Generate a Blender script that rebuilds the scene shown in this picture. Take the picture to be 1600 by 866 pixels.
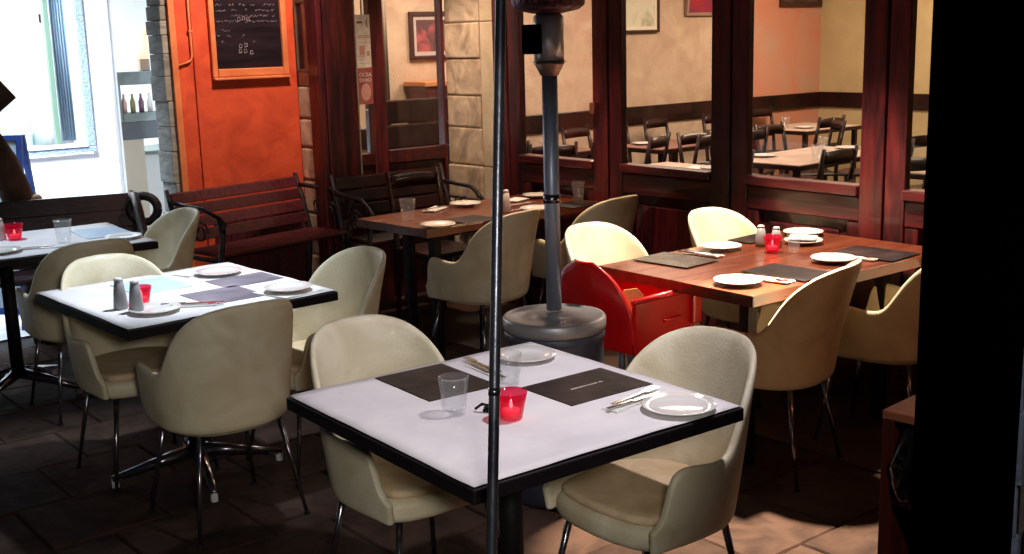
import bpy, bmesh, math, random
from mathutils import Vector, Matrix, noise
random.seed(7)
R = math.radians; PI = math.pi
S = bpy.context.scene; C = S.collection
for o in list(bpy.data.objects): bpy.data.objects.remove(o)

# ---------------------------------------------------------------- camera
PITCH, ROLL, YAW = R(11.619), R(-1.555), R(51)
rt0 = Vector((math.cos(YAW), math.sin(YAW), 0)); fw0 = Vector((-math.sin(YAW), math.cos(YAW), 0))
fw = fw0*math.cos(PITCH) + Vector((0, 0, -math.sin(PITCH)))
up0 = rt0.cross(fw)
rt = rt0*math.cos(ROLL) + up0*math.sin(ROLL); up = -rt0*math.sin(ROLL) + up0*math.cos(ROLL)
cam = bpy.data.cameras.new('camera'); co = bpy.data.objects.new('camera', cam); C.objects.link(co)
m = Matrix((rt, up, -fw)).transposed().to_4x4(); m.translation = Vector((0, 0, 1.668)); co.matrix_world = m
cam.sensor_width = 36; cam.lens = 1819.156/1600*36; cam.clip_start = .02; cam.clip_end = 300
S.camera = co

# ---------------------------------------------------------------- world, exposure
w = bpy.data.worlds.new('World'); S.world = w; w.use_nodes = True
nt = w.node_tree; bg = nt.nodes['Background']; sk = nt.nodes.new('ShaderNodeTexSky')
sk.sky_type = 'NISHITA'; sk.sun_disc = False; sk.sun_elevation = R(-2.5); sk.sun_rotation = R(200)
nt.links.new(sk.outputs[0], bg.inputs[0]); bg.inputs[1].default_value = .05
S.view_settings.view_transform = 'Standard'; S.view_settings.look = 'None'
S.view_settings.exposure = 0.0; S.view_settings.gamma = 1
try:
    S.cycles.max_bounces = 8; S.cycles.transparent_max_bounces = 16
    S.cycles.sample_clamp_indirect = 4; S.cycles.caustics_reflective = False
except Exception: pass

# ---------------------------------------------------------------- night lamps of the courtyard, the shop and the dining room, plus added fills
def lamp(kind, name, loc, to, energy, color, size=.1, spot=60, blend=.5, sy=None):
    l = bpy.data.lights.new(name, kind); l.energy = energy; l.color = color
    if kind == 'AREA':
        l.size = size
        if sy: l.shape = 'RECTANGLE'; l.size_y = sy
    else: l.shadow_soft_size = size
    if kind == 'SPOT': l.spot_size = R(spot); l.spot_blend = blend
    o = bpy.data.objects.new(name, l); C.objects.link(o); o.location = loc
    o.rotation_euler = (Vector(to)-Vector(loc)).to_track_quat('-Z', 'Y').to_euler()
    return o
WARM = (1, .66, .38); COOL = (.68, .84, 1); NEUT = (.95, .88, 1)
lamp('SPOT', 'spot_right_table', (-3.12, 3.86, 2.5), (-3.05, 3.86, 0), 520, (1, .80, .60), .04, 66, .45)
lamp('SPOT', 'spot_floor', (-3.02, 3.78, 2.5), (-2.27, 2.80, 0), 2300, (1, .76, .54), .05, 30, .35)
lamp('SPOT', 'spot_back_table', (-4.75, 3.95, 2.6), (-4.85, 3.95, .7), 190, (1, .70, .46), .05, 60, .6)
lamp('SPOT', 'spot_front_table', (-1.75, 2.35, 2.6), (-2.3, 1.85, .7), 118, (1, .93, 1), .05, 50, .6)
lamp('SPOT', 'fill_by_camera', (.10, .12, 1.80), (-2.6, 1.55, .80), 135, (1, .94, .86), .12, 37, .4)  # added soft fill beside the camera, not a courtyard lamp
lamp('SPOT', 'amber_side_fill', (-.75, 3.55, 2.45), (-2.6, 3.75, .55), 22, (1, .34, .12), .1, 50, .7)  # added fill that tints the near chairs amber, no such lamp seen
lamp('SPOT', 'pier_edge_fill', (-.05, 1.35, 2.3), (-1.13, 2.3, .8), 40, (.8, .86, 1), .05, 24, .6)  # added cool fill to brighten the pale pier edge, no alley there
lamp('SPOT', 'spot_left_table', (-4.0, 2.35, 2.7), (-4.3, 1.85, .7), 300, (.80, .9, 1), .06, 42, .8)
lamp('SPOT', 'spot_far_left_table', (-6.3, 1.5, 2.7), (-5.9, 1.75, .7), 150, (.74, .88, 1), .08, 46, .8)
lamp('SPOT', 'wall_washer', (-5.6, 3.2, 2.75), (-6.65, 3.25, 1.6), 165, (1, .76, .60), .08, 68, .8)
lamp('SPOT', 'pier_washer', (-5.35, 3.75, 2.75), (-6.05, 4.5, 1.3), 320, (1, .76, .54), .08, 48, .8)
a_ = lamp('AREA', 'passage_light', (-8.0, 1.9, 3.3), (-9.0, 2.6, 0.3), 240, COOL, 1.0); a_.data.spread = R(95)
lamp('AREA', 'shop_light', (-10.6, 2.6, 2.7), (-10.4, 2.7, 0), 190, (.92, .97, 1), 1.6)
lamp('AREA', 'dining_light_near', (-6.2, 6.4, 2.65), (-6.3, 6.4, 0), 78, (1, .80, .68), 1.0)
lamp('AREA', 'dining_light_far', (-6.0, 9.0, 2.65), (-6.2, 9.2, 0), 88, (1, .78, .60), 1.0)
lamp('AREA', 'dining_light_right', (-3.0, 7.2, 2.65), (-3.4, 7.4, 0), 50, (1, .78, .56), 1.0)
lamp('AREA', 'dining_light_door', (-6.9, 4.9, 2.65), (-7.2, 5.0, 0), 36, (1, .80, .62), .6)

# ---------------------------------------------------------------- materials
MATS = {}
def mat(name, col, rough=.6, metal=0, col2=None, scale=6, bump=0, bscale=40, stretch=None, coat=0, spec=.5, rnd=0, detail=6, distort=0.6, lo=.35, hi=.65):
    if name in MATS: return MATS[name]
    m = bpy.data.materials.new(name); m.use_nodes = True; MATS[name] = m
    n = m.node_tree.nodes; L = m.node_tree.links; b = n['Principled BSDF']
    b.inputs['Base Color'].default_value = (*col, 1); b.inputs['Roughness'].default_value = rough
    b.inputs['Metallic'].default_value = metal; b.inputs['Coat Weight'].default_value = coat
    b.inputs['Coat Roughness'].default_value = .12
    b.inputs['Specular IOR Level'].default_value = spec
    tc = n.new('ShaderNodeTexCoord'); mp = n.new('ShaderNodeMapping'); L.new(tc.outputs['Object'], mp.inputs[0])
    if stretch: mp.inputs['Scale'].default_value = stretch
    if rnd:
        oi = n.new('ShaderNodeObjectInfo'); vm = n.new('ShaderNodeVectorMath'); vm.operation = 'SCALE'
        vm.inputs[0].default_value = (37, 19, 53); L.new(oi.outputs['Random'], vm.inputs['Scale']); L.new(vm.outputs[0], mp.inputs['Location'])
    src = None
    if col2:
        nz = n.new('ShaderNodeTexNoise'); nz.inputs['Scale'].default_value = scale; nz.inputs['Detail'].default_value = detail
        nz.inputs['Distortion'].default_value = distort; L.new(mp.outputs[0], nz.inputs['Vector'])
        mr = n.new('ShaderNodeMapRange'); mr.inputs[1].default_value = lo; mr.inputs[2].default_value = hi
        L.new(nz.outputs['Fac'], mr.inputs[0])
        mx = n.new('ShaderNodeMix'); mx.data_type = 'RGBA'; mx.inputs[6].default_value = (*col, 1); mx.inputs[7].default_value = (*col2, 1)
        L.new(mr.outputs[0], mx.inputs[0]); src = mx.outputs[2]
    if rnd:
        hs = n.new('ShaderNodeHueSaturation'); r2 = n.new('ShaderNodeMapRange')
        r2.inputs[3].default_value = 1-rnd; r2.inputs[4].default_value = 1+rnd
        L.new(oi.outputs['Random'], r2.inputs[0]); L.new(r2.outputs[0], hs.inputs['Value'])
        if src: L.new(src, hs.inputs['Color'])
        else: hs.inputs['Color'].default_value = (*col, 1)
        src = hs.outputs[0]
    if src: L.new(src, b.inputs['Base Color'])
    if bump:
        nb = n.new('ShaderNodeTexNoise'); nb.inputs['Scale'].default_value = bscale; nb.inputs['Detail'].default_value = 8
        L.new(mp.outputs[0], nb.inputs['Vector']); bp = n.new('ShaderNodeBump'); bp.inputs['Strength'].default_value = bump
        bp.inputs['Distance'].default_value = .01; L.new(nb.outputs['Fac'], bp.inputs['Height']); L.new(bp.outputs[0], b.inputs['Normal'])
        rr = n.new('ShaderNodeMapRange'); rr.inputs[3].default_value = max(.02, rough-.1); rr.inputs[4].default_value = min(1, rough+.12)
        L.new(nb.outputs['Fac'], rr.inputs[0]); L.new(rr.outputs[0], b.inputs['Roughness'])
    return m
def glassmat(name, tint=(1, 1, 1), refl=.9, rough=.02, body=0.0, bodycol=(1, 1, 1), ior=.45):
    m = bpy.data.materials.new(name); m.use_nodes = True; n = m.node_tree.nodes; L = m.node_tree.links; n.clear()
    out = n.new('ShaderNodeOutputMaterial'); tr = n.new('ShaderNodeBsdfTransparent'); tr.inputs[0].default_value = (*tint, 1)
    gl = n.new('ShaderNodeBsdfGlossy'); gl.inputs['Roughness'].default_value = rough; gl.inputs[0].default_value = (refl, refl, refl, 1)
    lw = n.new('ShaderNodeLayerWeight'); lw.inputs[0].default_value = .5; pw = n.new('ShaderNodeMath'); pw.operation = 'POWER'; pw.inputs[1].default_value = 3.5; L.new(lw.outputs['Facing'], pw.inputs[0]); ma = n.new('ShaderNodeMath'); ma.operation = 'MULTIPLY_ADD'; ma.inputs[1].default_value = ior; ma.inputs[2].default_value = .03; L.new(pw.outputs[0], ma.inputs[0]); mx = n.new('ShaderNodeMixShader')
    L.new(ma.outputs[0], mx.inputs[0]); L.new(tr.outputs[0], mx.inputs[1]); L.new(gl.outputs[0], mx.inputs[2]); last = mx
    if body:
        df = n.new('ShaderNodeBsdfTranslucent'); df.inputs[0].default_value = (*bodycol, 1); d2 = n.new('ShaderNodeBsdfDiffuse'); d2.inputs[0].default_value = (*bodycol, 1)
        a = n.new('ShaderNodeMixShader'); L.new(df.outputs[0], a.inputs[1]); L.new(d2.outputs[0], a.inputs[2])
        m2 = n.new('ShaderNodeMixShader'); m2.inputs[0].default_value = body; L.new(mx.outputs[0], m2.inputs[1]); L.new(a.outputs[0], m2.inputs[2]); last = m2
    L.new(last.outputs[0], out.inputs[0]); MATS[name] = m; return m
def emit(name, col, s):
    m = mat(name, col, .5); b = m.node_tree.nodes['Principled BSDF']
    b.inputs['Emission Color'].default_value = (*col, 1); b.inputs['Emission Strength'].default_value = s; return m

CREAM = mat('cream_plastic', (.82, .75, .56), .52, col2=(.60, .50, .31), scale=4.5, bump=.16, bscale=130, rnd=.12, coat=.03, detail=16, lo=.38, hi=.78, distort=1.2)
PAD = mat('seat_cushion', (.72, .55, .36), .75, col2=(.52, .36, .20), scale=7, bump=.3, bscale=60)
LEG = mat('dark_steel', (.22, .21, .24), .2, .95, bump=.05, bscale=60)
CHROME = mat('chrome', (.65, .66, .7), .18, 1, col2=(.45, .46, .5), scale=12, bump=.04)
STEEL = mat('brushed_steel', (.36, .40, .52), .4, .45, col2=(.20, .23, .32), scale=7, bump=.12, bscale=50, stretch=(1, 1, .2))
WOOD = mat('dark_red_wood', (.105, .010, .011), .38, col2=(.020, .003, .006), scale=5, bump=.22, bscale=25, stretch=(5, 5, .6), coat=.35, rnd=.18)
WOODH = mat('dark_red_wood_rail', (.10, .010, .011), .38, col2=(.022, .0035, .006), scale=5, bump=.22, bscale=25, stretch=(.6, 5, 5), coat=.35, rnd=.12)
DWOOD = mat('dark_dining_wood', (.030, .006, .005), .5, spec=.25, col2=(.008, .002, .002), scale=5, bump=.2, bscale=25, coat=.3, rnd=.15)
BENCHW = mat('bench_wood', (.12, .017, .020), .5, col2=(.055, .008, .012), scale=6, bump=.25, bscale=25, stretch=(.6, 6, 6), rnd=.2)
TOPW = mat('varnished_table_wood', (.19, .050, .020), .3, col2=(.11, .024, .012), scale=4, bump=.06, bscale=20, stretch=(5, .6, 5), coat=.5)
TOPD = mat('table_edge_dark', (.008, .005, .007), .6, bump=.15, bscale=50, spec=.2)
PAPER = mat('white_paper', (.83, .80, .81), .85, col2=(.70, .67, .70), scale=4, bump=.5, bscale=14, spec=.2)
PMAT = mat('dark_slate_mat', (.010, .006, .008), .5, col2=(.05, .028, .026), scale=7, bump=.35, bscale=14, rnd=.1, spec=.25, lo=.42, hi=.75)
PMATG = mat('grey_gloss_mat', (.05, .045, .042), .2, col2=(.12, .11, .10), scale=4, bump=.2, bscale=14)
PMATL = mat('lilac_mat', (.12, .11, .14), .5, col2=(.30, .27, .33), scale=4, bump=.2, bscale=14)
PMATB = mat('blue_mat', (.20, .33, .50), .4, col2=(.36, .5, .66), scale=4, bump=.1)
BLUESHEET = mat('pale_blue_card', (.62, .78, .86), .3, col2=(.5, .7, .8), scale=3)
CHINA = mat('white_china', (.82, .80, .77), .12, coat=.4, col2=(.76, .73, .70), scale=4)
CUT = mat('cutlery_steel', (.72, .70, .70), .16, 1)
NAP = mat('napkin', (.80, .77, .74), .9, bump=.3, bscale=40)
GLS = glassmat('clear_glass', (.97, .98, .985), 1.0, .03, .045, (.9, .92, .95))
PANE = glassmat('window_glass', (.93, .91, .88), .8, .03)
REDG = glassmat('red_glass', (.97, .30, .42), 1.0, .04, .22, (.8, .03, .12))
WAX = emit('lit_candle_wax', (1, .50, .40), .55); FLAME = emit('flame', (1, .65, .45), 8)
GREYC = mat('grey_ceramic', (.33, .33, .35), .3, col2=(.24, .24, .26), scale=6); WHITEC = mat('white_cap', (.75, .75, .76), .3)
ORANGE = mat('orange_plaster', (.74, .092, .026), .75, col2=(.56, .058, .017), scale=6, bump=.8, bscale=12, detail=9)
ORTRIM = mat('orange_trim', (.78, .24, .09), .55, col2=(.66, .17, .055), scale=6, bump=.2, bscale=20)
STONE = mat('sandstone', (.70, .52, .37), .85, col2=(.34, .23, .16), scale=5, bump=1, bscale=10, rnd=.16, detail=10, distort=1.4)
STMORT = mat('stone_mortar', (.34, .25, .17), .95, col2=(.24, .17, .12), scale=20, bump=.5)
GSTONE = mat('grey_stone', (.34, .32, .28), .85, col2=(.20, .185, .165), scale=7, bump=.8, bscale=16, rnd=.15, stretch=(1, 1, 3))
RENDERC = mat('cream_render', (.74, .58, .42), .85, col2=(.52, .38, .25), scale=3, bump=.4, bscale=30)
MORTAR = mat('mortar', (.20, .16, .12), .95, col2=(.13, .10, .08), scale=20, bump=.5)
PAVER = mat('paving_stone', (.046, .027, .020), .8, spec=.08, col2=(.008, .005, .005), lo=.42, hi=.85, scale=5.5, bump=1, bscale=12, rnd=.22, detail=10, distort=1.2)
GROUT = mat('floor_joint', (.012, .009, .009), .9, bump=.5)
INTC = mat('dining_room_plaster', (.66, .50, .36), .85, col2=(.52, .36, .25), scale=3.5, bump=.5, bscale=50, detail=10)
INTO = mat('dining_room_orange_plaster', (.72, .25, .14), .85, col2=(.62, .36, .25), scale=1.8, bump=.5, bscale=50, detail=8)
INTY = mat('dining_room_yellow_plaster', (.62, .50, .26), .85, col2=(.52, .40, .21), scale=2.5, bump=.5, bscale=40, detail=8)
INTF = mat('dining_room_floor', (.05, .025, .016), .5, col2=(.03, .015, .01), scale=5)
CEIL = mat('ceiling_paint', (.5, .44, .36), .9)
BLACK = mat('black_paint', (.0006, .0006, .0008), 1.0, spec=0)
BOARD = mat('blackboard', (.008, .004, .007), .9, spec=.15, col2=(.022, .012, .019), scale=5, bump=.1, stretch=(1, .5, 4))
CHALK = mat('chalk', (.42, .36, .40), .95, col2=(.15, .12, .14), scale=60); CHALKY = mat('chalk_yellow', (.42, .40, .16), .95)
RED = mat('red_plastic', (.72, .007, .012), .34, col2=(.52, .005, .009), scale=4, coat=.3, bump=.05)
SHOPW = mat('white_shop_paint', (.86, .88, .90), .6, col2=(.80, .83, .86), scale=3)
IRON = mat('cast_iron', (.03, .022, .028), .5, .3, bump=.4, bscale=50)
BLUEP = mat('blue_paint', (.03, .10, .42), .5, col2=(.02, .05, .22), scale=8)
LOG = mat('rough_log', (.13, .06, .032), .85, col2=(.04, .022, .016), scale=7, bump=1, bscale=12, detail=10)

# ---------------------------------------------------------------- mesh helpers
class MB:
    def __init__(s): s.v = []; s.f = []
    def add(s, v, f):
        k = len(s.v); s.v += [tuple(p) for p in v]; s.f += [tuple(i+k for i in q) for q in f]; return s
    def box(s, x0, x1, y0, y1, z0, z1):
        v = [(x, y, z) for x in (x0, x1) for y in (y0, y1) for z in (z0, z1)]
        return s.add(v, [(0, 1, 3, 2), (4, 6, 7, 5), (0, 4, 5, 1), (2, 3, 7, 6), (0, 2, 6, 4), (1, 5, 7, 3)])
    def tube(s, pts, r, n=8, cap=True):
        pts = [Vector(p) for p in pts]; rs = r if isinstance(r, (list, tuple)) else [r]*len(pts)
        V = []; F = []; ref = Vector((0, 0, 1))
        d0 = (pts[1]-pts[0]).normalized()
        if abs(d0.z) > .9: ref = Vector((1, 0, 0))
        for i, p in enumerate(pts):
            d = ((pts[min(i+1, len(pts)-1)]-p).normalized()+(p-pts[max(i-1, 0)]).normalized())
            d = d.normalized() if d.length > 1e-6 else d0
            a = d.cross(ref); a = a.normalized() if a.length > 1e-5 else Vector((1, 0, 0)); b = d.cross(a)
            for k in range(n):
                t = 2*PI*k/n; V.append(p+(a*math.cos(t)+b*math.sin(t))*rs[i])
        for i in range(len(pts)-1):
            for k in range(n): F.append((i*n+k, i*n+(k+1) % n, (i+1)*n+(k+1) % n, (i+1)*n+k))
        if cap: F.append(tuple(range(n))); F.append(tuple((len(pts)-1)*n+k for k in reversed(range(n))))
        return s.add(V, F)
    def lathe(s, prof, n=32, cx=0, cy=0):
        V = []; F = []
        for r, z in prof:
            for k in range(n): V.append((cx+r*math.cos(2*PI*k/n), cy+r*math.sin(2*PI*k/n), z))
        for i in range(len(prof)-1):
            for k in range(n): F.append((i*n+k, i*n+(k+1) % n, (i+1)*n+(k+1) % n, (i+1)*n+k))
        F.append(tuple(reversed(range(n)))); F.append(tuple((len(prof)-1)*n+k for k in range(n)))
        return s.add(V, F)
    def prism(s, poly, z0, z1):
        n = len(poly); V = [(x, y, z0) for x, y in poly]+[(x, y, z1) for x, y in poly]
        return s.add(V, [tuple(reversed(range(n))), tuple(range(n, 2*n))]+[(i, (i+1) % n, n+(i+1) % n, n+i) for i in range(n)])
    def build(s, name, mt, parent=None, smooth=False, bevel=0, seg=2, loc=None, rot=None):
        me = bpy.data.meshes.new(name); me.from_pydata(s.v, [], s.f); me.update()
        bm = bmesh.new(); bm.from_mesh(me); bmesh.ops.recalc_face_normals(bm, faces=bm.faces[:]); bm.to_mesh(me); bm.free()
        me.materials.append(mt)
        if smooth: me.shade_smooth() if smooth is True else me.shade_auto_smooth() if hasattr(me, 'shade_auto_smooth') else me.shade_smooth()
        o = bpy.data.objects.new(name, me); C.objects.link(o)
        if bevel:
            b = o.modifiers.new('bevel', 'BEVEL'); b.width = bevel; b.segments = seg; b.limit_method = 'ANGLE'; b.angle_limit = R(40)
        if parent: o.parent = parent
        if loc: o.location = loc
        if rot is not None: o.rotation_euler = rot if isinstance(rot, tuple) else (0, 0, rot)
        return o
def tag(o, label=None, cat=None, group=None, kind=None):
    if label: o['label'] = label
    if cat: o['category'] = cat
    if group: o['group'] = group
    if kind: o['kind'] = kind
    return o
def thing(name, label, cat, loc=(0, 0, 0), rz=0, group=None):
    o = bpy.data.objects.new(name, None); C.objects.link(o); o.empty_display_size = .1
    o.location = loc; o.rotation_euler = (0, 0, rz); return tag(o, label, cat, group)
def dup(root, loc, rz, label, group=None):
    def cp(o, par):
        c = o.copy(); C.objects.link(c); c.parent = par
        for ch in o.children: cp(ch, c)
        return c
    r = cp(root, None); r.location = loc; r.rotation_euler = (0, 0, rz); r['label'] = label
    if group: r['group'] = group
    return r

# ================================================================ SETTING
base = MB().box(-12, 3, -2, 12, -.25, -.012).build('ground', GROUT); tag(base, kind='structure')
TW = .42; tp = [MB().box(-TW/2+.0025, TW/2-.0025, -TW/2+.0025, TW/2-.0025, -.05, 0) for _ in range(1)]
proto = None
for i in range(-16, 1):
    for j in range(0, 11):
        x = i*TW+.1; y = j*TW+.05+(.21 if i % 2 else 0)
        if x > -.6 or y > 4.5 or (x < -6.3 and y > 2.9): continue
        if proto is None: proto = tp[0].build('paving_stone', PAVER, base, bevel=.006, seg=1); o = proto
        else: o = proto.copy(); C.objects.link(o)
        o.location = (x, y, random.uniform(-.003, .003)); o.rotation_euler = (random.uniform(-.006, .006), random.uniform(-.006, .006), 0)
LPAVE = mat('pale_passage_stone', (.42, .43, .45), .6, col2=(.30, .31, .33), scale=3, bump=.4)
tag(MB().box(-9.28, -7.06, -1.5, 5.5, -.2, .004).build('passage_pavement', LPAVE), kind='structure')

# dining room shell
fl = MB().box(-7.95, 1.2, 3.72, 10.75, -.1, .006).build('dining_room_floor', INTF); tag(fl, kind='structure')
tag(MB().box(-8.05, 1.2, 3.72, 10.8, 2.75, 2.85).build('dining_room_ceiling', CEIL), kind='structure')
rw = thing('dining_room_side_wall', 'long cream plastered wall of the dining room with dark rail along it', 'wall', (-7.85, 3.72, 0))
MB().box(-.2, 0, 0, 5.75, 0, 2.75).build('wall_plaster', INTC, rw)
MB().box(-.2, 0, 5.75, 7.03, 0, 2.75).build('orange_plaster_panel', INTO, rw)
MB().box(0, .03, 0, 7.0, .84, 1.0).build('dado_rail', DWOOD, rw, bevel=.006)
MB().box(0, .025, 0, 7.0, 0, .12).build('skirting', WOODH, rw)
ew = thing('dining_room_end_wall', 'yellow plastered end wall at the far right of the dining room', 'wall', (-7.85, 10.75, 0))
MB().box(0, 9.0, 0, .2, 0, 2.75).build('wall_plaster', INTY, ew)
MB().box(0, 9.0, -.03, 0, .84, 1.0).build('dado_rail', DWOOD, ew, bevel=.006)
bw = thing('dining_room_right_wall', 'plain orange-cream right wall of the dining room', 'wall', (1.1, 4.7, 0))
MB().box(0, .2, 0, 6.0, 0, 2.75).build('wall_plaster', INTC, bw)

# orange wall with stone ends
ow = thing('orange_wall', 'bright orange plastered wall with boarded edge behind the garden bench', 'wall', (-6.65, 2.69, 0))
MB().box(-.20, 0, .165, .99, 0, 3.1).build('plaster', ORANGE, ow, bevel=.004)
for k in range(6): MB().box(.0, .014, .35+k*.106, .35+(k+1)*.106-.004, .0, .66).build('dado_board', BENCHW, ow, bevel=.003)
MB().box(0, .022, .16, .20, .0, 3.1).build('edge_board', ORTRIM, ow, bevel=.004)
MB().box(0, .016, .30, .345, .0, 3.1).build('edge_board', ORANGE, ow, bevel=.004)
pz = [0, .22, .45, .68, .865, 1.053, 1.202, 1.351, 1.498, 1.627, 1.736, 1.82, 1.903, 2.05, 2.3, 2.6, 2.9, 3.1]
MB().box(-.19, -.01, .142, .164, 0, 3.1).build('pier_core', MORTAR, ow)
for a, b in zip(pz, pz[1:]):
    j = random.uniform(-.012, .006)
    MB().box(-.20+random.uniform(-.012, .004), -.002, .125+j, .1645, a+.0015, b-.0015).build('stone_block', GSTONE, ow, bevel=.005)
sr = thing('stone_return_wall', 'narrow sandstone block wall between the orange wall and the dark door post', 'wall', (-6.65, 3.68, 0))
MB().box(-.3, .40, .012, .2, 0, 3.1).build('wall_core', STMORT, sr)
sz = [0, .33, .60, .81, 1.018, 1.20, 1.402, 1.60, 1.93, 2.2, 2.5, 2.8, 3.1]
for k, (a, b) in enumerate(zip(sz, sz[1:])):
    MB().box(.001+random.uniform(0, .002), .395, random.uniform(-.008, .004), .15, a+.005, b-.005).build('stone_block', STONE, sr, bevel=.012)
cp_ = thing('stone_corner_pier', 'pale sandstone block pier with smooth cream edge right of the dark door', 'pier', (-6.24, 4.55, 0))
MB().box(-.02, .50, .014, .10, 0, 3.1).build('pier_core', STMORT, cp_)
cz = [0, .22, .42, .64, .865, 1.106, 1.31, 1.544, 1.77, 2.02, 2.25, 2.5, 2.8, 3.1]
for a, b in zip(cz, cz[1:]):
    MB().box(-.01, .345+random.uniform(-.012, .012), random.uniform(-.008, .006), .09, a+.004, b-.004).build('stone_block', STONE, cp_, bevel=.01)
for a, b in ((0, .865), (.865, 1.77), (1.77, 3.1)):
    MB().box(.362, .497, .002, .09, a+.002, b-.002).build('cream_quoin', RENDERC, cp_, bevel=.006)

# timber window front along y=4.55
wf = thing('timber_window_front', 'long dark red timber window front with four panes and panelled base', 'window front', (0, 4.55, 0))
posts = [(-5.74, -5.49), (-4.845, -4.62), (-3.97, -3.74), (-3.086, -2.857), (-2.21, -1.98), (-1.33, -1.10), (-.45, -.2)]
for a, b in posts:
    mid = (a+b)/2+.01
    p = MB().box(a, mid-.004, -.01, .042, 0, 2.5).build('post', WOOD, wf, bevel=.006)
    p = MB().box(mid+.004, b, -.004, .042, 0, 2.5).build('post', WOOD, wf, bevel=.006)
    MB().box(mid-.01, mid+.01, .02, .04, 0, 2.5).build('post_strip', WOOD, wf)
for (a, b), (c, d) in zip(posts, posts[1:]):
    MB().box(b, c, -.03, .06, .92, .968).build('sill', WOODH, wf, bevel=.008)
    MB().box(b, c, .03, .09, .10, .918).build('base_panel', WOOD, wf)
    MB().box(b+.002, c-.002, .0, .05, .80, .915).build('panel_rail', WOODH, wf, bevel=.006)
    MB().box(b+.002, c-.002, .0, .05, .0, .14).build('panel_rail', WOODH, wf, bevel=.006)
    MB().box(b+.002, b+.07, .004, .05, .142, .798).build('panel_stile', WOOD, wf, bevel=.006)
    MB().box(c-.07, c-.002, .004, .05, .142, .798).build('panel_stile', WOOD, wf, bevel=.006)
    MB().box(b+.12, c-.12, .018, .05, .19, .75).build('raised_panel', WOOD, wf, bevel=.012)
    MB().box(b, c, .0, .11, 2.38, 2.5).build('head_rail', WOODH, wf, bevel=.006)
    MB().box(b-.002, c+.002, .018, .023, .966, 2.39).build('pane', PANE, wf)
MB().box(-4.835, -4.79, -.045, -.012, 1.235, 1.30).build('latch', mat('brass', (.8, .6, .4), .2, 1), wf, bevel=.004)
MB().box(-5.74, 0, 0, .2, 2.5, 3.1).build('wall_above', RENDERC, wf)

# glazed door front along x=-6.26
dw = thing('timber_glazed_door', 'dark timber glazed door front with a notice in its narrow side pane', 'door', (-6.26, 3.68, 0))
def dbox(nm, y0, y1, z0, z1, x0=-.05, x1=.0, mt=WOOD, bv=.006): return MB().box(x0, x1, y0-3.68, y1-3.68, z0, z1).build(nm, mt, dw, bevel=bv)
dbox('post', 3.642, 3.745, 0, 2.6, -.12, .03); dbox('post', 3.749, 3.872, 0, 2.6, -.1, .012)
dbox('stile', 3.985, 4.085, 0, 2.6, -.06, .004); dbox('stile', 4.525, 4.545, 0, 2.6, -.06, .012)
dbox('post', 3.60, 3.641, 0, 2.6, -.11, .02)
dbox('bottom_rail', 4.087, 4.523, .90, .985, -.05, .012, WOODH); dbox('lower_panel', 4.087, 4.523, .02, .898, -.045, -.015)
dbox('side_rail', 3.874, 3.983, .90, .975, -.05, .004, WOODH); dbox('side_panel', 3.874, 3.983, .02, .898, -.045, -.015)
dbox('side_pane', 3.870, 3.987, .975, 2.5, -.034, -.030, PANE, 0); dbox('pane', 4.083, 4.527, .985, 2.5, -.034, -.030, PANE, 0)
dbox('head_rail', 3.874, 4.523, 2.5, 2.62, -.05, .01, WOODH)
MB().box(-.02, .2, -.0, .87, 2.63, 3.1).build('wall_above', RENDERC, dw)
# notice in the side pane
nb = thing('paper_notice', 'tall white and red paper notice stuck inside the narrow door pane', 'notice', (-6.252, 3.935, 0))
def pt(nm, y0, y1, z0, z1, mt, x=0.0): return MB().box(-.0022+x, x, y0, y1, z0, z1).build(nm, mt, nb)
PW = mat('notice_white', (.74, .68, .58), .8, col2=(.62, .54, .46), scale=25); PRD = mat('notice_red', (.30, .05, .045), .8, col2=(.36, .10, .08), scale=12); INK = mat('notice_ink', (.25, .05, .04), .8); PINK = mat('notice_pale_red', (.55, .27, .22), .8)
pt('white_sheet', -.052, .050, 1.51, 1.83, PW); pt('red_sheet', -.052, .050, 1.285, 1.508, PRD)
for z in (1.70, 1.69): pt('printed_line', -.04, .044, z, z+.005, PINK, .0015)
for k in range(7): pt('printed_line', -.042, random.uniform(.0, .044), 1.535+k*.021, 1.538+k*.021, PINK, .0012)
pt('picture_print', -.03, .005, 1.585, 1.64, PINK, .0016); pt('picture_print', .02, .04, 1.58, 1.61, PINK, .0016)
def text(s, size, loc, rot, mt, parent=None, name='lettering', ext=.0006):
    cu = bpy.data.curves.new(name, 'FONT'); cu.body = s; cu.size = size; cu.extrude = ext; cu.align_x = 'CENTER'; cu.resolution_u = 2
    o = bpy.data.objects.new(name, cu); C.objects.link(o); dg = bpy.context.evaluated_depsgraph_get(); dg.update()
    me = bpy.data.meshes.new_from_object(o.evaluated_get(dg)); bpy.data.objects.remove(o)
    o = bpy.data.objects.new(name, me); me.materials.clear(); me.materials.append(mt); C.objects.link(o)
    o.location = loc; o.rotation_euler = rot; o.parent = parent; return o
text('OCEA', .034, (.0015, -.001, 1.455), (PI/2, 0, PI/2), PW, nb); text('DHIO', .034, (.0015, -.001, 1.422), (PI/2, 0, PI/2), PW, nb)
text('(', .06, (.0015, .028, 1.765), (PI/2, 0, PI/2), INK, nb, 'phone_mark', .001)
pt('printed_line', -.045, -.005, 1.778, 1.790, INK, .0016)
MB().lathe([(.001, 0), (.036, .0005), (.001, .001)], 20).build('pale_oval', PINK, nb, loc=(.0012, 0, 1.36), rot=(0, PI/2, 0)).scale = (1.5, 1, 1)

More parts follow.
